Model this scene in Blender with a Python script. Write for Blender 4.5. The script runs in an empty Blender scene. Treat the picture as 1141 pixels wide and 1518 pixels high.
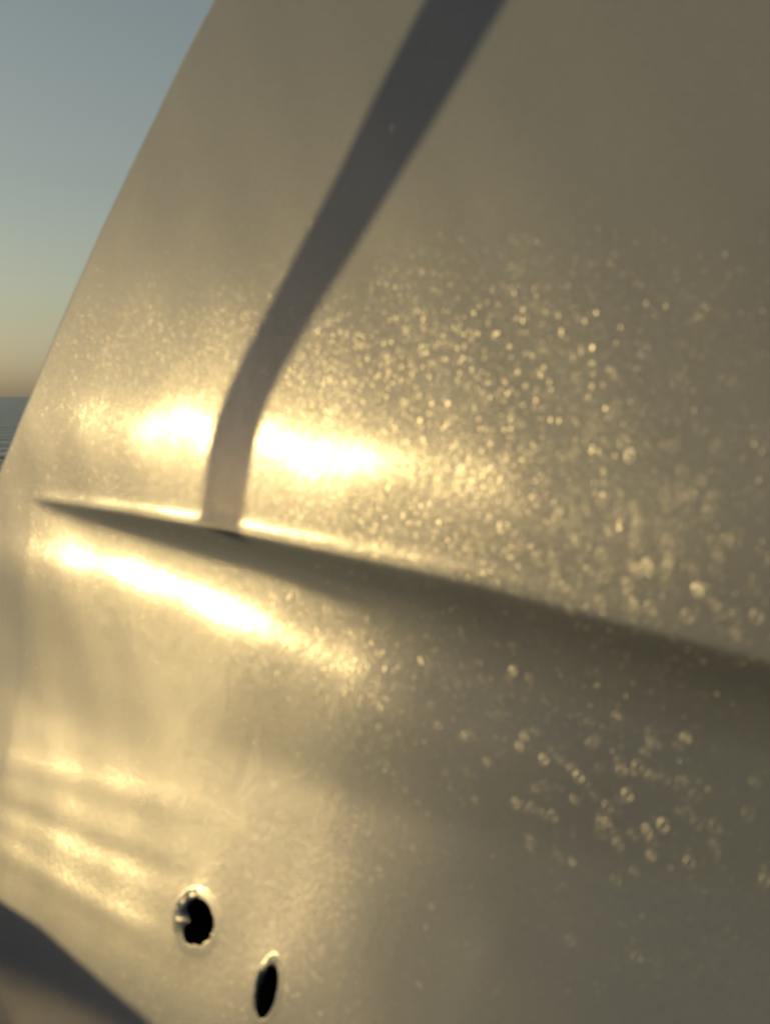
import bpy, bmesh, math, random
import numpy as np
from mathutils import Vector, Matrix, noise

random.seed(7)
np.random.seed(7)
sc = bpy.context.scene
COL = sc.collection

# ------------------------------------------------------------------ camera
W, H = 1141, 1518                       # size of the photograph, used to measure from it
VFOV = math.radians(45)
F = H / 2 / math.tan(VFOV / 2)
PITCH = math.atan((H / 2 - 588) / F)    # the sea horizon lies at y = 588
CAM = np.array([0.0, 0.0, 1.5])
RIGHT = np.array([1.0, 0, 0])
FWD = np.array([0, math.cos(PITCH), -math.sin(PITCH)])
UP = np.array([0, math.sin(PITCH), math.cos(PITCH)])
cd = bpy.data.cameras.new('camera')
cam = bpy.data.objects.new('camera', cd)
COL.objects.link(cam)
cam.location = CAM
cam.rotation_euler = (math.pi / 2 - PITCH, 0, 0)
cd.sensor_fit = 'VERTICAL'
cd.sensor_height = 24
cd.lens = 12 / math.tan(VFOV / 2)
cd.clip_start = 0.02
cd.clip_end = 60000
cd.dof.use_dof = True
cd.dof.focus_distance = 3.5
cd.dof.aperture_fstop = 6.8
sc.camera = cam

# ------------------------------------------------------------------ light
SUN_AZ, SUN_EL = math.radians(-80), math.radians(5)
S = np.array([math.sin(SUN_AZ) * math.cos(SUN_EL), math.cos(SUN_AZ) * math.cos(SUN_EL), math.sin(SUN_EL)])
wd = bpy.data.worlds.new('World')
sc.world = wd
wd.use_nodes = True
nt = wd.node_tree
bg = nt.nodes['Background']
sk = nt.nodes.new('ShaderNodeTexSky')
sk.sky_type = 'NISHITA'
sk.sun_disc = False
sk.sun_elevation = SUN_EL
sk.sun_rotation = SUN_AZ
sk.air_density = 0.85
sk.dust_density = 1.2
sk.ozone_density = 1.0
hs = nt.nodes.new('ShaderNodeHueSaturation')          # hazy sea air: the whole sky a little less saturated
hs.inputs['Saturation'].default_value = .62
nt.links.new(sk.outputs[0], hs.inputs['Color'])
tm = nt.nodes.new('ShaderNodeVectorMath'); tm.operation = 'MULTIPLY'
tm.inputs[1].default_value = (1.0, .985, .90)
nt.links.new(hs.outputs[0], tm.inputs[0])
nt.links.new(tm.outputs[0], bg.inputs[0])
bg.inputs[1].default_value = 0.098
sl = bpy.data.lights.new('sun', 'SUN')
sl.energy = 3.25
sl.angle = math.radians(0.5)
sl.color = (1.0, 0.72, 0.29)
so = bpy.data.objects.new('sun', sl)
COL.objects.link(so)
so.rotation_euler = Vector(S).to_track_quat('Z', 'Y').to_euler()
sc.view_settings.view_transform = 'Standard'
sc.view_settings.look = 'None'
sc.view_settings.gamma = 1
sc.view_settings.use_curve_mapping = False
sc.view_settings.exposure = 0.68

# ------------------------------------------------------------------ helpers
def link(name, me, m=None, parent=None, label=None, cat=None, group=None, kind=None):
    o = bpy.data.objects.new(name, me)
    COL.objects.link(o)
    if m is not None:
        me.materials.append(m)
    o.parent = parent
    for k, v in (('label', label), ('category', cat), ('group', group), ('kind', kind)):
        if v:
            o[k] = v
    return o

def mat(name):
    m = bpy.data.materials.new(name)
    m.use_nodes = True
    t = m.node_tree
    return m, t, t.nodes, t.links, t.nodes['Principled BSDF']

def ray(x, y):
    d = FWD + RIGHT * (x - W / 2) / F + UP * (H / 2 - y) / F
    return d / np.linalg.norm(d)

# ------------------------------------------------------------------ the sheet's own frame
# base plane: turned about 47 degrees away from the camera, so that the low sun at the left glances off it
hv = S - ray(390, 660)
N = hv / np.linalg.norm(hv)
V = np.array([0, 0, 1.0]) - N * N[2]
V /= np.linalg.norm(V)
U = np.cross(V, N)
P0 = CAM + FWD * 0.68

# slope of the sheet (degrees the surface leans up from the base plane) by height v
SL = [(-1.5, -8), (-.60, -6), (-.45, -2), (-.38, 4), (-.34, 9), (-.32, 11.5), (-.303, 12.5), (-.285, 12.0), (-.24, 10.3),
      (-.20, 7.7), (-.175, 5.4), (-.15, .8), (-.12, -.3), (-.105, 1.2), (-.090, 4.4), (-.079, 6.9), (-.068, 3.2), (-.055, 0), (-.03, -2.5), (-.012, -3.5),
      (.02, -1.5), (.036, 0), (.06, 2.2), (.12, 3.6), (.2, 5.5), (.33, 8.5), (.6, 16), (1.2, 30)]
gv = np.linspace(-1.4, 1.2, 5201)
ga = np.interp(gv, [p[0] for p in SL], [p[1] for p in SL])
kern = np.ones(21) / 21
ga = np.convolve(np.pad(ga, 10, 'edge'), kern, 'valid')
gh = np.concatenate([[0], np.cumsum(-np.tan(np.radians((ga[1:] + ga[:-1]) / 2)) * np.diff(gv))])
gh -= np.interp(.034, gv, gh)

BEAD = [(-.6, -.016), (-.415, -.0185), (-.28, -.0195), (-.145, -.0225), (.069, -.0325), (.24, -.048), (.8, -.10)]
wu = np.linspace(-1, 1.5, 2501)
ww = 0.0009 + 0.0044 * np.clip((wu + .44) / .29, 0, 1) ** .5 + .0045 * np.clip((wu + .145) / .38, 0, 1.3)
kw = np.hanning(121); kw /= kw.sum()
wsm = np.convolve(np.pad(ww, 60, 'edge'), kw, 'valid')
mixw = np.clip((wu + .42) / .10, 0, 1)
ww = ww * (1 - mixw) + wsm * mixw
def hfun(u, v):
    u = np.asarray(u, float); v = np.asarray(v, float)
    fade = np.clip((v + .19) / .06, 0, 1) * np.clip((.30 - v) / .2, 0, 1)
    fade = fade * fade * (3 - 2 * fade)
    low = np.clip((-.23 - v) / .08, 0, 1)
    low = low * low * (3 - 2 * low)
    h = np.interp(v + .022 * np.tanh(.16 * (u + .13) / .022) * fade , gv, gh)      # the folds run a little askew
    vb = np.interp(u, [p[0] for p in BEAD], [p[1] for p in BEAD])
    q = vb - v
    k = np.clip((u + .425) / .30, 0, 1)
    k = k * k * (3 - 2 * k)
    w = np.interp(u, wu, ww)
    w = w * 1.15
    w = w * .85
    kd = np.clip((u + .44) / .30, 0, 1)
    kr = np.clip((u + .05) / .34, 0, 1)
    D = (2.7 + 3.6 * kr * kr * (3 - 2 * kr)) * w * (1 - (1 - kd) ** 2.5)
    t = np.clip(q / w, 0, None)
    h = h - D * 1.1 * (1 - np.exp(-(t / 2.2) ** 1.5))
    sm = np.clip((q - .03) / .30, 0, 1)
    h = h + .35 * D * sm * sm * (3 - 2 * sm)           # the pressed fold slowly comes back out
    lw = .0035 + .35 * w
    h = h + .10 * lw * np.clip((u + .445) / .05, 0, 1) * (1 - .9 * np.clip((u - .02) / .22, 0, 1)) * np.exp(-((q + .6 * lw) / lw) ** 2)
    h = h - .16 * np.clip(-.15 - u, 0, 1) ** 2 - .15 * np.clip(np.minimum(u, .35) + .05, 0, 1) ** 2
    lo_ = np.clip((-.03 - v) / .15, 0, 1); lo_ = lo_ * lo_ * (3 - 2 * lo_)
    xl = np.clip(-.17 - u, 0, 2)
    h = h - .36 * xl ** 2 / (1 + (xl / .16) ** 2) * lo_
    # slow unevenness of pressed sheet metal
    h = h + .00035 * np.sin(u * 23 + v * 9 + 1.3) * np.sin(v * 31 - u * 5) + .0002 * np.sin(u * 61 + 2) * np.sin(v * 47 + u * 11)
    # dents round the two bolt holes
    for (cu, cv, r) in HDENT:
        h = h + .0007 * np.exp(-((u - cu) ** 2 + (v - cv) ** 2) / (r * r))
    for (u0, v0, u1, v1, s, amp) in CREASE:
        L = math.hypot(u1 - u0, v1 - v0)
        tt = np.clip(((u - u0) * (u1 - u0) + (v - v0) * (v1 - v0)) / L / L, 0, 1)
        h = h + amp * np.exp(-((u - u0 - tt * (u1 - u0)) ** 2 + (v - v0 - tt * (v1 - v0)) ** 2) / (s * s))
    # long shallow creases in the lower left
    for (a, b, s, amp) in ((-.225, .10, .010, .00028), (-.262, .06, .009, -.00026), (-.296, .03, .009, .0003)):
        h = h + amp * np.exp(-((v - a - b * (u + .35)) / s) ** 2) * np.clip((-.12 - u) / .12, 0, 1)
    return h
HDENT = []
CREASE = []
BUMPS = []

def base_uv(x, y):
    r = ray(x, y)
    t = (P0 - CAM) @ N / (r @ N)
    Q = CAM + r * t - P0
    return float(Q @ U), float(Q @ V)

CREASE += [base_uv(345, 1125) + base_uv(235, 1450) + (.012, -.00008), base_uv(700, 1440) + base_uv(800, 1530) + (.022, .0008)]
def surf_uv(x, y):
    """panel coordinates of the surface point seen at photo pixel x, y"""
    r = ray(x, y)
    h = 0.0
    for _ in range(30):
        t = ((P0 + N * h - CAM) @ N) / (r @ N)
        Q = CAM + r * t - P0
        hn = float(hfun(Q @ U, Q @ V))
        h = .5 * h + .5 * hn
    return float(Q @ U), float(Q @ V)

def P(u, v, off=0.0):
    return P0 + U * u + V * v + N * (float(hfun(u, v)) + off)

MW = Matrix(((U[0], V[0], N[0], P0[0]), (U[1], V[1], N[1], P0[1]), (U[2], V[2], N[2], P0[2]), (0, 0, 0, 1)))

# ------------------------------------------------------------------ sea
m_sea, t, ns, ln, b = mat('sea_water')
b.inputs['Base Color'].default_value = (.015, .022, .026, 1)
b.inputs['Roughness'].default_value = .22
b.inputs['IOR'].default_value = 1.33
tc = ns.new('ShaderNodeNewGeometry')
bump_in = None
for (scl, dist, st) in ((.35, 1.2, 1), (1.7, .3, 1)):
    mp = ns.new('ShaderNodeMapping'); mp.inputs['Scale'].default_value = (scl * .6, scl, scl)
    mp.inputs['Rotation'].default_value = (0, 0, .4)
    nz = ns.new('ShaderNodeTexNoise'); nz.inputs['Detail'].default_value = 6
    nz.inputs['Scale'].default_value = 1
    ln.new(tc.outputs['Position'], mp.inputs[0]); ln.new(mp.outputs[0], nz.inputs['Vector'])
    bp = ns.new('ShaderNodeBump'); bp.inputs['Distance'].default_value = dist; bp.inputs['Strength'].default_value = st
    ln.new(nz.outputs['Fac'], bp.inputs['Height'])
    if bump_in:
        ln.new(bump_in, bp.inputs['Normal'])
    bump_in = bp.outputs[0]
ln.new(bump_in, b.inputs['Normal'])
bm = bmesh.new()
rings = [0, 3, 8, 20, 60, 200, 800, 3000, 12000, 45000]
prev = None
for r in rings[1:]:
    vs = [bm.verts.new((r * math.cos(a), r * math.sin(a), 0)) for a in np.linspace(0, 2 * math.pi, 65)[:-1]]
    if prev is None:
        bm.faces.new(vs)
    else:
        for i in range(64):
            bm.faces.new((prev[i], vs[i], vs[(i + 1) % 64], prev[(i + 1) % 64]))
    prev = vs
me = bpy.data.meshes.new('sea'); bm.to_mesh(me); bm.free()
link('sea', me, m_sea, kind='structure')

# ------------------------------------------------------------------ metal
ANI = U
def metal(name, base, rough, grain=1.0):
    m, t, ns, ln, b = mat(name)
    out = ns['Material Output']
    tc = ns.new('ShaderNodeTexCoord')
    def nz(scale, sx, sy, detail=3, rough_=.6):
        mp = ns.new('ShaderNodeMapping'); mp.inputs['Scale'].default_value = (sx, sy, 1)
        n = ns.new('ShaderNodeTexNoise'); n.inputs['Scale'].default_value = scale
        n.inputs['Detail'].default_value = detail; n.inputs['Roughness'].default_value = rough_
        ln.new(tc.outputs['Object'], mp.inputs[0]); ln.new(mp.outputs[0], n.inputs['Vector'])
        return n.outputs['Fac']
    def bump(h, dist, st, prev=None):
        bp = ns.new('ShaderNodeBump'); bp.inputs['Distance'].default_value = dist; bp.inputs['Strength'].default_value = st
        ln.new(h, bp.inputs['Height'])
        if prev: ln.new(prev, bp.inputs['Normal'])
        return bp.outputs[0]
    streak = nz(420, 1.7, .28, 2, .7)       # brushed grain that runs up the sheet
    pit = nz(560, 1.3, .35, 2, .7)
    wave = nz(18, 1, .6, 2, .5)
    n1 = bump(wave, .0010, .30 * grain)
    n2 = bump(streak, .00022, .45 * grain, n1)
    n3 = bump(pit, .00022, .6 * grain, n2)
    # colour: dull oxide with slow mottling
    mott = nz(9, 1, .7, 5, .6)
    cr = ns.new('ShaderNodeValToRGB')
    cr.color_ramp.elements[0].position = .3; cr.color_ramp.elements[1].position = .7
    cr.color_ramp.elements[0].color = tuple(c * .88 for c in base) + (1,)
    cr.color_ramp.elements[1].color = tuple(base) + (1,)
    ln.new(mott, cr.inputs[0])
    # three layers: dull oxide, satin metal, polished tips of the grain
    b.inputs['Metallic'].default_value = 1
    b.inputs['Roughness'].default_value = rough
    ln.new(cr.outputs[0], b.inputs['Base Color']); ln.new(n2, b.inputs['Normal'])
    b2 = ns.new('ShaderNodeBsdfPrincipled')
    b2.inputs['Metallic'].default_value = 1; b2.inputs['Roughness'].default_value = .17
    b2.inputs['Anisotropic'].default_value = .15
    tg = ns.new('ShaderNodeCombineXYZ')
    for i_ in range(3): tg.inputs[i_].default_value = float(ANI[i_])
    ln.new(tg.outputs[0], b2.inputs['Tangent'])
    b2.inputs['Base Color'].default_value = tuple(c * 2.0 for c in base) + (1,); ln.new(n3, b2.inputs['Normal'])
    df = ns.new('ShaderNodeBsdfDiffuse'); df.inputs['Color'].default_value = (.30, .335, .42, 1)
    mr = ns.new('ShaderNodeMapRange'); mr.inputs[1].default_value = .3; mr.inputs[2].default_value = .7
    mr.inputs[3].default_value = .22; mr.inputs[4].default_value = .42
    ln.new(nz(60, 1, .4, 5, .7), mr.inputs[0])
    mx = ns.new('ShaderNodeMixShader'); ln.new(mr.outputs[0], mx.inputs[0])
    ln.new(b.outputs[0], mx.inputs[1]); ln.new(b2.outputs[0], mx.inputs[2])
    mx2 = ns.new('ShaderNodeMixShader'); mx2.inputs[0].default_value = .30
    ln.new(mx.outputs[0], mx2.inputs[1]); ln.new(df.outputs[0], mx2.inputs[2])
    fg = nz(900, 1.2, .8, 2, .8); cr2 = ns.new('ShaderNodeValToRGB')
    cr2.color_ramp.elements[0].position = .25; cr2.color_ramp.elements[1].position = .75
    cr2.color_ramp.elements[0].color = (.24, .28, .37, 1); cr2.color_ramp.elements[1].color = (.39, .45, .60, 1)
    ln.new(fg, cr2.inputs[0]); ln.new(cr2.outputs[0], df.inputs['Color'])
    # glittering flakes: each tiny facet leans its own way
    mp = ns.new('ShaderNodeMapping'); mp.inputs['Scale'].default_value = (1, .42, 1)
    vo = ns.new('ShaderNodeTexVoronoi'); vo.inputs['Scale'].default_value = 1300
    ln.new(tc.outputs['Object'], mp.inputs[0]); ln.new(mp.outputs[0], vo.inputs['Vector'])
    sub = ns.new('ShaderNodeVectorMath'); sub.operation = 'SUBTRACT'; sub.inputs[1].default_value = (.5, .5, .5)
    ln.new(vo.outputs['Color'], sub.inputs[0])
    scl = ns.new('ShaderNodeVectorMath'); scl.operation = 'SCALE'; scl.inputs['Scale'].default_value = .30
    ln.new(sub.outputs[0], scl.inputs[0])
    ge = ns.new('ShaderNodeNewGeometry')
    ad = ns.new('ShaderNodeVectorMath'); ad.operation = 'ADD'
    ln.new(scl.outputs[0], ad.inputs[0]); ln.new(ge.outputs['Normal'], ad.inputs[1])
    nm = ns.new('ShaderNodeVectorMath'); nm.operation = 'NORMALIZE'; ln.new(ad.outputs[0], nm.inputs[0])
    gl = ns.new('ShaderNodeBsdfGlossy'); gl.inputs['Roughness'].default_value = .20
    gl.inputs['Color'].default_value = (.045, .043, .038, 1)
    ln.new(nm.outputs[0], gl.inputs['Normal'])
    mx3 = ns.new('ShaderNodeMixShader'); # more glitter put in across the middle band and towards the right
    sp = ns.new('ShaderNodeSeparateXYZ'); ln.new(tc.outputs['Object'], sp.inputs[0])
    def ramp_(o, a, b_, lo, hi_):
        r_ = ns.new('ShaderNodeMapRange'); r_.interpolation_type = 'SMOOTHSTEP'
        r_.inputs[1].default_value = a; r_.inputs[2].default_value = b_; r_.inputs[3].default_value = lo; r_.inputs[4].default_value = hi_
        ln.new(o, r_.inputs[0]); return r_.outputs[0]
    mu = ns.new('ShaderNodeMath'); mu.operation = 'MULTIPLY'
    ln.new(ramp_(sp.outputs[1], -.15, -.07, .25, 1), mu.inputs[0]); ln.new(ramp_(sp.outputs[0], -.25, .05, .4, 1.1), mu.inputs[1])
    mu2 = ns.new('ShaderNodeMath'); mu2.operation = 'MULTIPLY'; ln.new(mu.outputs[0], mu2.inputs[0]); ln.new(ramp_(sp.outputs[1], .09, .20, .16, .05), mu2.inputs[1])
    ln.new(mu2.outputs[0], mx3.inputs[0])
    ln.new(mx2.outputs[0], mx3.inputs[1]); ln.new(gl.outputs[0], mx3.inputs[2])
    ln.new(mx3.outputs[0], out.inputs['Surface'])
    return m
m_metal = metal('satin_aluminium', (.045, .044, .041), .46)

# bolt holes, measured in the photo: centre, top, right edge
holes = []
for (c, top, side) in (((292, 1366), (301, 1329), (321, 1366)), ((397, 1470), (409, 1427), (413, 1466))):
    cu, cv = surf_uv(*c); tu, tv = surf_uv(*top); su, sv = surf_uv(*side)
    holes.append((cu, cv, math.hypot(tu - cu, tv - cv), math.hypot(su - cu, sv - cv), math.atan2(-(tu - cu), tv - cv)))
HDENT[:] = [(h[0], h[1], .022) for h in holes]

def in_hole(u, v):
    r = np.full(np.shape(u), 9.0)
    for (cu, cv, a, bb, ang) in holes:
        du, dv = u - cu, v - cv
        x = du * math.cos(ang) + dv * math.sin(ang)
        y = -du * math.sin(ang) + dv * math.cos(ang)
        r = np.minimum(r, np.sqrt((x / bb) ** 2 + (y / a) ** 2))
    return r

# left edge of the sheet
EDGE_PX = [(318, 0), (281, 70), (245, 143), (198, 240), (161, 318), (134, 378), (111, 429), (78, 507), (46, 586), (22, 645), (0, 700)]
ed = [surf_uv(*p) for p in EDGE_PX]
ed = [(ed[-1][0] - .30, -.48), (ed[-1][0] - .18, -.32), (ed[-1][0] - .15, -.20), (ed[-1][0] - .10, -.09), (ed[-1][0] - .04, -.035)] + ed[::-1]
s_ = (ed[-1][0] - ed[-3][0]) / (ed[-1][1] - ed[-3][1])
ed = [(ed[0][0] - .15, -1.4)] + ed + [(ed[-1][0] + s_ * .8, ed[-1][1] + .8)]
ed.sort(key=lambda p: p[1])

def grading(lo, hi, coarse, fine_ranges):
    out = [lo]
    while out[-1] < hi:
        x = out[-1]; st = coarse
        for (a, b_, f) in fine_ranges:
            d = max(a - x, x - b_, 0)
            st = min(st, f + d * .15)
        out.append(x + st)
    return np.array(out)
hv_r = [(h[1] - .028, h[1] + .028, .0007) for h in holes]
vs = grading(-1.35, .95, .012, [(-.38, .42, .0026), (-.13, .0, .0011)] + hv_r)
ts = grading(0, 1.35, .02, [(0, .75, .0030)])
edu = np.interp(vs, [p[1] for p in ed], [p[0] for p in ed])
UU = edu[:, None] + ts[None, :]
# widen columns evenly is enough; refine columns near the holes
ts = grading(0, 1.35, .02, [(0, .75, .0030)] + [(h[0] - np.interp(h[1], vs, edu) - .035, h[0] - np.interp(h[1], vs, edu) + .035, .0008) for h in holes])
UU = edu[:, None] + ts[None, :]
VV = np.repeat(vs[:, None], len(ts), 1)
HH = hfun(UU, VV)
nr, nc = UU.shape
co = np.stack([UU, VV, HH], -1).reshape(-1, 3)
I = np.arange(nr * nc).reshape(nr, nc)
quads = np.stack([I[:-1, :-1], I[:-1, 1:], I[1:, 1:], I[1:, :-1]], -1).reshape(-1, 4)
cen = co[quads].mean(1)
quads = quads[in_hole(cen[:, 0], cen[:, 1]) > 1.0]
me = bpy.data.meshes.new('metal_panel')
me.vertices.add(len(co)); me.vertices.foreach_set('co', co.ravel().astype(np.float32))
me.loops.add(quads.size); me.loops.foreach_set('vertex_index', quads.ravel().astype(np.int32))
me.polygons.add(len(quads)); me.polygons.foreach_set('loop_start', np.arange(0, quads.size, 4, dtype=np.int32))
me.polygons.foreach_set('loop_total', np.full(len(quads), 4, dtype=np.int32))
me.update(calc_edges=True)
me.polygons.foreach_set('use_smooth', np.ones(len(quads), bool))
panel = link('metal_panel', me, m_metal, label='curved satin metal sheet with a pressed ridge, glinting in low sun above the sea', cat='metal panel')
panel.matrix_world = MW
sd = panel.modifiers.new('thickness', 'SOLIDIFY'); sd.thickness = .0030; sd.offset = -1
sd.use_even_offset = False
print('panel quads', len(quads))

# ------------------------------------------------------------------ bolt holes
m_rim = metal('worn_rim_metal', (.12, .12, .115), .42, .6)
m_cav, t, ns, ln, b = mat('hole_shade_black')
b.inputs['Base Color'].default_value = (.012, .010, .009, 1); b.inputs['Roughness'].default_value = .95
b.inputs['Specular IOR Level'].default_value = .1
for hi, (cu, cv, a, bb, ang) in enumerate(holes):
    def hp(r, th, dz, wob=0.0):
        k = r * (1 + wob)
        x = math.cos(th) * bb * k; y = math.sin(th) * a * k
        u = cu + x * math.cos(ang) - y * math.sin(ang); v = cv + x * math.sin(ang) + y * math.cos(ang)
        return (u, v, float(hfun(u, v)) + dz)
    # rim: a burred lip, taller and torn at the left
    bm = bmesh.new(); n = 72; rows = []
    prof = [(1.35, .00002), (1.22, .0001), (1.12, .00022), (1.03, .0004), (.96, .0005), (.93, .0005), (.92, .0001)]
    for k in range(n):
        th = 2 * math.pi * k / n
        left = max(0, math.cos(th - math.pi * (.93 if hi == 0 else .85))) ** 3
        nb = noise.noise(Vector((math.cos(th) * 2.2 + hi * 7, math.sin(th) * 2.2, 0))) + .7 * noise.noise(Vector((math.cos(th) * 6, math.sin(th) * 6, hi + 3)))
        row = []
        for j, (r, dz) in enumerate(prof):
            lift = (.0022 * left * (1 + nb)) * (1 if 1 < j < 5 else 0)
            if hi == 0 and j > 3:                            # a torn flap that leans into the hole
                wob_t = math.exp(-((math.atan2(math.sin(th - 3.35), math.cos(th - 3.35))) / .42) ** 2)
                lift += .0012 * wob_t
                r = r - .55 * wob_t * (j - 3) / 3
            inn = -.20 * left * (1 + 1.2 * nb) * (1 if (j > 3 and hi == 0) else .35 if j > 3 else 0)
            row.append(bm.verts.new(hp(r + inn + (.09 if j > 3 and hi == 0 else .03 if j > 1 else 0) * nb, th, (dz if j == 0 or j == 6 else .0001 + (dz - .0001) * min(1, .15 + 1.5 * left)) + lift)))
        rows.append(row)
    for k in range(n):
        for j in range(len(prof) - 1):
            bm.faces.new((rows[k][j], rows[k][j + 1], rows[(k + 1) % n][j + 1], rows[(k + 1) % n][j]))
    bmesh.ops.recalc_face_normals(bm, faces=bm.faces)
    for f in bm.faces: f.smooth = True
    me = bpy.data.meshes.new('hole_rim'); bm.to_mesh(me); bm.free()
    rim = link('hole_rim', me, m_metal, panel)
    if hi == 0: rim['label'] = 'torn bright burr round the larger bolt hole'
    # closed cup behind the sheet, coloured black for the shade inside the hole
    bm = bmesh.new(); rows = []
    for (r, dz) in ((.985, -.0010), (1.04, -.006), (1.06, -.03), (1.0, -.045)):
        rows.append([bm.verts.new(hp(r, 2 * math.pi * k / 40, dz)) for k in range(40)])
    for A, B in zip(rows, rows[1:]):
        for k in range(40):
            bm.faces.new((A[k], B[k], B[(k + 1) % 40], A[(k + 1) % 40]))
    bm.faces.new(rows[-1])
    me = bpy.data.meshes.new('hole_shade_cup'); bm.to_mesh(me); bm.free()
    link('hole_shade_cup', me, m_cav, rim)

# ------------------------------------------------------------------ pale rings that stand in for blurred sun glints on the sheet
def glint_mat(name, a):
    m, t, ns, ln, b = mat(name)
    b.inputs['Base Color'].default_value = (.80, .77, .68, 1)
    b.inputs['Roughness'].default_value = .35
    b.inputs['Metallic'].default_value = .6
    b.inputs['Alpha'].default_value = a
    return m
glint_mats = [glint_mat('painted_glint_faint', .12), glint_mat('painted_glint', .26), glint_mat('painted_glint_strong', .52)]
def ring_mesh(name, m, seed, inner=True):
    rnd = random.Random(seed)
    bm = bmesh.new()
    def ring(r0, wdt, ht, n, sq):
        rows = []
        for k in range(n):
            th = 2 * math.pi * k / n
            wob = 1 + sq * math.cos(2 * th + seed) * .5 + sq * .6 * math.cos(5 * th + 2.3 * seed)
            c, s = math.cos(th), math.sin(th)
            rows.append([bm.verts.new((c * (r0 - wdt) * wob, s * (r0 - wdt) * wob, 0)),
                         bm.verts.new((c * r0 * wob, s * r0 * wob, ht)),
                         bm.verts.new((c * (r0 + wdt) * wob, s * (r0 + wdt) * wob, 0))])
        for k in range(n):
            for j in (0, 1):
                bm.faces.new((rows[k][j], rows[k][j + 1], rows[(k + 1) % n][j + 1], rows[(k + 1) % n][j]))
    ring(.88, .12, .06, 16, .10)
    if inner:
        ring(.40, .09, .04, 9, .16)
    bmesh.ops.recalc_face_normals(bm, faces=bm.faces)
    for f in bm.faces: f.smooth = True
    me = bpy.data.meshes.new(name); bm.to_mesh(me); bm.free()
    me.materials.append(m)
    return me
rmesh = {(lv, k): ring_mesh('glint_ring', glint_mats[lv], 3 * lv + k + 1, k == 0) for lv in range(3) for k in range(3)}
SPOTS = [(933,675,2),(1024,733,1),(827,761,1),(853,801,1),(891,822,1),(895,855,1),(959,837,2),(942,812,0),(940,797,0),(963,900,1),(889,893,1),
 (938,912,0),(1034,874,2),(1121,915,1),(1091,916,0),(1091,941,0),(760,995,2),(785,1007,0),(965,1087,0),(1017,1094,1),(858,1152,2),(849,1140,1),(868,1160,0),
 (806,1126,2),(921,1142,1),(930,1179,2),(901,1196,1),(900,1219,1),(983,1224,2),(965,1269,1),(1022,1278,1),(912,1306,0),(764,1191,1),
 (820,1210,1),(770,1107,1),(777,1092,1),(722,1131,1),(794,1085,0),(582,189,1),(461,333,1),(480,360,0),(400,440,1),(420,404,0),(469,442,0),
 (487,479,1),(503,470,1),(432,463,0),(702,498,1),(660,512,0),(443,880,1),(576,910,0),(650,1076,1),(563,1049,1),(678,1013,0),(692,1146,0),
 (808,455,0),(908,384,0),(1040,462,0),(1001,564,0),(924,655,1),(1040,712,0),(1057,735,0),(990,838,1),(850,762,0),(820,829,1),(757,831,0),(796,826,0),
 (840,745,0),(763,625,0),(758,610,0),(912,605,0),(880,637,0),(1061,662,0),(1118,872,0),(988,866,0),(1064,825,0),(945,770,0),(1000,780,0),
 (913,1239,0),(916,1252,0),(890,1222,0),(938,1238,0),(968,1248,0),(1010,1160,0),(1030,1180,0),(965,1150,0),(985,1155,0),(880,1100,0),(916,1062,0),
 (1135,1305,1),(845,1395,0),(944,1420,0),(622,1462,0),(640,1345,0),(1060,1225,0),(790,1195,0),(740,1060,0),(640,1045,0),(700,1090,0),(86,996,0),
 (248,948,0),(457,1018,0),(488,835,0),(170,512,0),(413,128,0),(520,560,0),(590,520,0),(340,720,0),(352,640,0),(575,635,0),(545,650,0)]
rnd = random.Random(11)
def near(cx, cy, sx, sy, n, p2):
    for _ in range(n):
        x, y = rnd.gauss(cx, sx), rnd.gauss(cy, sy)
        if 20 < x < 1135 and 380 < y < 1400:
            SPOTS.append((x, y, 1 if rnd.random() < p2 else 0))
near(930, 830, 90, 80, 75, .15)
near(900, 1180, 80, 60, 45, .12)
near(760, 700, 120, 70, 35, .1)
near(640, 1050, 80, 40, 15, .1)
for i, (x, y, lv) in enumerate(SPOTS[:298]):
    u, v = surf_uv(x, y)
    size = np.interp(x, [0, 350, 600, 900, 1141], [7, 8, 11, 19, 22]) * (1 + .12 * (rnd.random() - .5)) * (1.0 if i < 130 else rnd.uniform(.7, 1.05))
    d = float((P0 + U * u + V * v - CAM) @ FWD)
    r = size * .5 * d / F * 1.0
    e = .0005
    nx = (float(hfun(u + e, v)) - float(hfun(u - e, v))) / (2 * e); ny = (float(hfun(u, v + e)) - float(hfun(u, v - e))) / (2 * e)
    nn = Vector((-nx, -ny, 1)).normalized()
    o = bpy.data.objects.new('glint_ring', rmesh[(lv, rnd.randrange(3))])
    COL.objects.link(o); o.parent = panel
    q = Vector((0, 0, 1)).rotation_difference(nn)
    o.matrix_basis = Matrix.Translation(Vector((u, v, float(hfun(u, v)) + .00015))) @ q.to_matrix().to_4x4() @ Matrix.Diagonal((r * .80, r * 1.08, r, 1))

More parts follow.
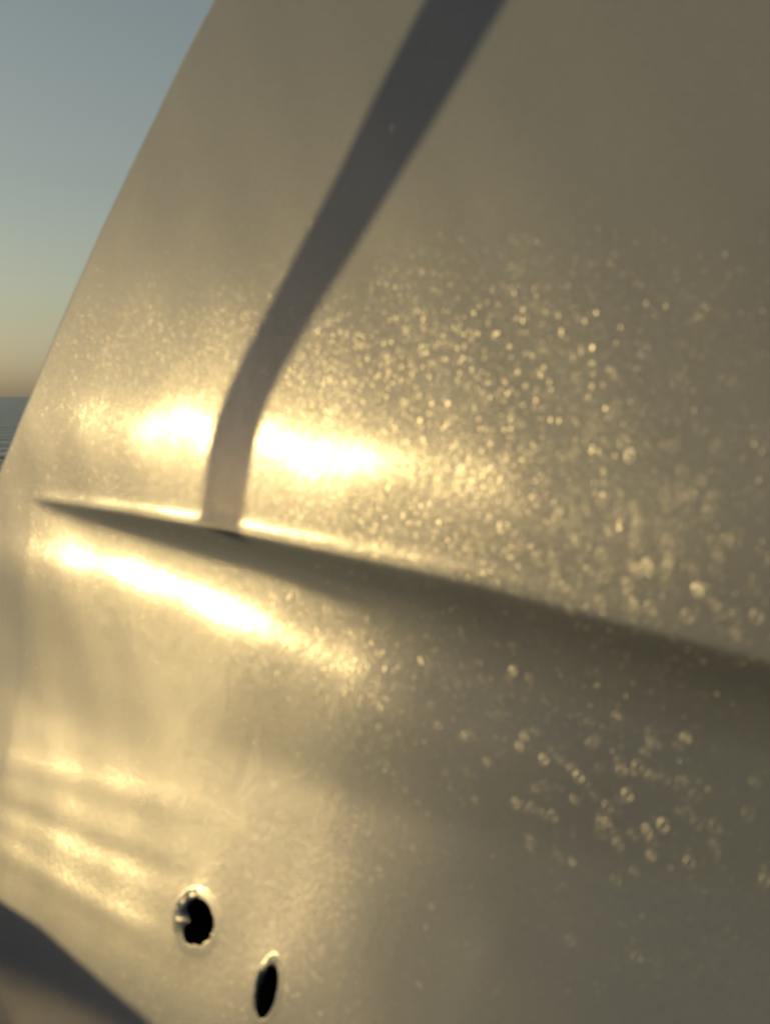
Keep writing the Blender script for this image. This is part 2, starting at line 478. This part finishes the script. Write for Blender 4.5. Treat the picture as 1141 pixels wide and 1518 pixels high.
# ------------------------------------------------------------------ fine pale flecks in place of small sun glints, far too many to count
m_gr, t, ns, ln, b = mat('glint_fleck')
b.inputs['Base Color'].default_value = (.6, .58, .52, 1); b.inputs['Roughness'].default_value = .4; b.inputs['Alpha'].default_value = .7
gvs, gfs = [], []
R2 = np.random.RandomState(5)
cnt = 0
while cnt < 4500:
    x = R2.uniform(0, 1141); y = R2.uniform(330, 1500)
    p = .25 + .9 * math.exp(-((x - 820) / 260) ** 2 - ((y - 760) / 170) ** 2) + .6 * math.exp(-((x - 620) / 260) ** 2 - ((y - 1060) / 120) ** 2) + .7 * math.exp(-((x - 260) / 260) ** 2 - ((y - 560) / 120) ** 2)
    if R2.rand() > p: continue
    u, v = base_uv(x, y)
    u += R2.normal(0, .003)
    if in_hole(np.array(u), np.array(v)) < 1.4 or u < np.interp(v, [q_[1] for q_ in ed], [q_[0] for q_ in ed]) + .004: continue
    r = .00022 * math.exp(R2.normal(0, .4)); z = float(hfun(u, v)); b0 = len(gvs)
    a0 = R2.uniform(0, 6.28)
    for k in range(5):
        gvs.append((u + r * math.cos(a0 + k * 1.2566), v + 1.5 * r * math.sin(a0 + k * 1.2566), z + .00002))
    gvs.append((u, v, z + r * .35))
    for k in range(5): gfs.append((b0 + k, b0 + (k + 1) % 5, b0 + 5))
    cnt += 1
me = bpy.data.meshes.new('glint_flecks'); me.from_pydata(gvs, [], gfs); me.update()
me.polygons.foreach_set('use_smooth', np.ones(len(gfs), bool))
link('glint_flecks', me, m_gr, panel, kind='stuff')

# ------------------------------------------------------------------ the bent pole beside the sheet, out of frame, that throws the dark bar
m_pole, t, ns, ln, b = mat('grey_painted_pole')
b.inputs['Base Color'].default_value = (.18, .18, .18, 1); b.inputs['Roughness'].default_value = .5
SH = [(-60, 662, 786), (0, 628, 750), (100, 577, 697), (211, 524, 622), (300, 479, 572), (369, 441, 523), (450, 401, 478), (527, 362, 430), (580, 335, 402), (632, 314, 386),
      (690, 303, 374), (738, 300, 364), (770, 299, 360), (791, 299, 359)]
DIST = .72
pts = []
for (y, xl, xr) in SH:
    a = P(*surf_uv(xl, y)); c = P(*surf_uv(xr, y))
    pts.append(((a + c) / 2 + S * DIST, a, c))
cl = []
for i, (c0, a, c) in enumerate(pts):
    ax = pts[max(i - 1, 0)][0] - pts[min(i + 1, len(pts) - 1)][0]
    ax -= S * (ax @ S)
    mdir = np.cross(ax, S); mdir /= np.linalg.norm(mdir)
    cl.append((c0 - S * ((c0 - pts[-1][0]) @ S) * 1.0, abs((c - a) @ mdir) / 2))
print('pole radii', [round(c[1] * 1000, 1) for c in cl])
for _ in range(1):
    cl = [cl[0]] + [(.25 * cl[i - 1][0] + .5 * cl[i][0] + .25 * cl[i + 1][0], .25 * cl[i - 1][1] + .5 * cl[i][1] + .25 * cl[i + 1][1]) for i in range(1, len(cl) - 1)] + [cl[-1]]
# carry it on upwards and bend it over to meet the top of the sheet
d_up = cl[0][0] - cl[2][0]; d_up /= np.linalg.norm(d_up)
r0 = cl[0][1]
p = cl[0][0].copy(); ext = []
top_anchor = P(float(np.interp(.93, vs, edu)) + .16, .93)
for k in range(6):
    p = p + d_up * .12; ext.append((p.copy(), r0))
q0 = ext[-1][0]; q1 = q0 + d_up * .25; q2 = top_anchor + np.array([0, 0, .35]); q3 = top_anchor
for k in range(1, 13):
    s_k = k / 12
    ext.append(((1 - s_k) ** 3 * q0 + 3 * (1 - s_k) ** 2 * s_k * q1 + 3 * (1 - s_k) * s_k ** 2 * q2 + s_k ** 3 * q3, r0))
cl = ext[::-1] + cl
bm = bmesh.new(); rows = []
refv = Vector(S)
for i, (c0, r) in enumerate(cl):
    ax = Vector(cl[min(i + 1, len(cl) - 1)][0] - cl[max(i - 1, 0)][0]).normalized()
    s1 = ax.cross(refv)
    if s1.length < .2: s1 = ax.cross(Vector((0, 0, 1)))
    s1.normalize(); s2 = ax.cross(s1)
    rows.append([bm.verts.new(Vector(c0) + (s1 * math.cos(a) + s2 * math.sin(a)) * r) for a in np.linspace(0, 2 * math.pi, 29)[:-1]])
for A, B in zip(rows, rows[1:]):
    for k in range(28):
        bm.faces.new((A[k], A[(k + 1) % 28], B[(k + 1) % 28], B[k]))
bm.faces.new(rows[0]); bm.faces.new(rows[-1][::-1])
bmesh.ops.recalc_face_normals(bm, faces=bm.faces)
for f in bm.faces: f.smooth = True
me = bpy.data.meshes.new('bent_pole'); bm.to_mesh(me); bm.free()
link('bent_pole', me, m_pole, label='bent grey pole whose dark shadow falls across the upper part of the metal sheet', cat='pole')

# ------------------------------------------------------------------ an added, unseen round rail beside the sheet, out of frame, that shades its lower corner
m_block, t, ns, ln, b = mat('blocker_brown')
b.inputs['Base Color'].default_value = (.30, .20, .11, 1); b.inputs['Roughness'].default_value = .8
RAD = .165
edge_pts = [P(*surf_uv(x, y)) for (x, y) in ((-260, 1140), (-110, 1222), (0, 1306), (110, 1398), (235, 1522), (360, 1640), (480, 1740))]
cen_ = []
for i, e_ in enumerate(edge_pts):
    ax = edge_pts[min(i + 1, len(edge_pts) - 1)] - edge_pts[max(i - 1, 0)]
    ax = ax - S * (ax @ S); ax /= np.linalg.norm(ax)
    dn = np.cross(ax, S)
    if dn[2] > 0: dn = -dn
    cen_.append(e_ + dn * RAD)
ref = cen_[3]
for _ in range(3):
    cen_ = [cen_[0]] + [.25 * cen_[i - 1] + .5 * cen_[i] + .25 * cen_[i + 1] for i in range(1, len(cen_) - 1)] + [cen_[-1]]
cen_ = [c - S * ((c - ref) @ S) * .6 + S * .85 for c in cen_]
bm = bmesh.new(); rows = []
prof_ = [(cen_[0], .6)] + [(c, 1) for c in cen_] + [(cen_[-1] + (cen_[-1] - cen_[-2]) * .12, .9)]
prof_[0] = (cen_[0] + (cen_[0] - cen_[1]) * .12, .9)
for i, (c, k) in enumerate(prof_):
    ax = Vector(prof_[min(i + 1, len(prof_) - 1)][0] - prof_[max(i - 1, 0)][0]).normalized()
    s1 = ax.cross(Vector(S)).normalized(); s2 = ax.cross(s1)
    rows.append([bm.verts.new(Vector(c) + (s1 * math.cos(a) + s2 * math.sin(a)) * RAD * k) for a in np.linspace(0, 2 * math.pi, 33)[:-1]])
for A, B in zip(rows, rows[1:]):
    for k in range(32):
        bm.faces.new((A[k], A[(k + 1) % 32], B[(k + 1) % 32], B[k]))
bm.faces.new(rows[0]); bm.faces.new(rows[-1][::-1])
bmesh.ops.recalc_face_normals(bm, faces=bm.faces)
for f in bm.faces: f.smooth = len(f.verts) == 4
me = bpy.data.meshes.new('shade_blocker'); bm.to_mesh(me); bm.free()
link('shade_blocker', me, m_block, label='added unseen round rail that throws the soft dark corner at the lower left of the sheet', cat='blocker')
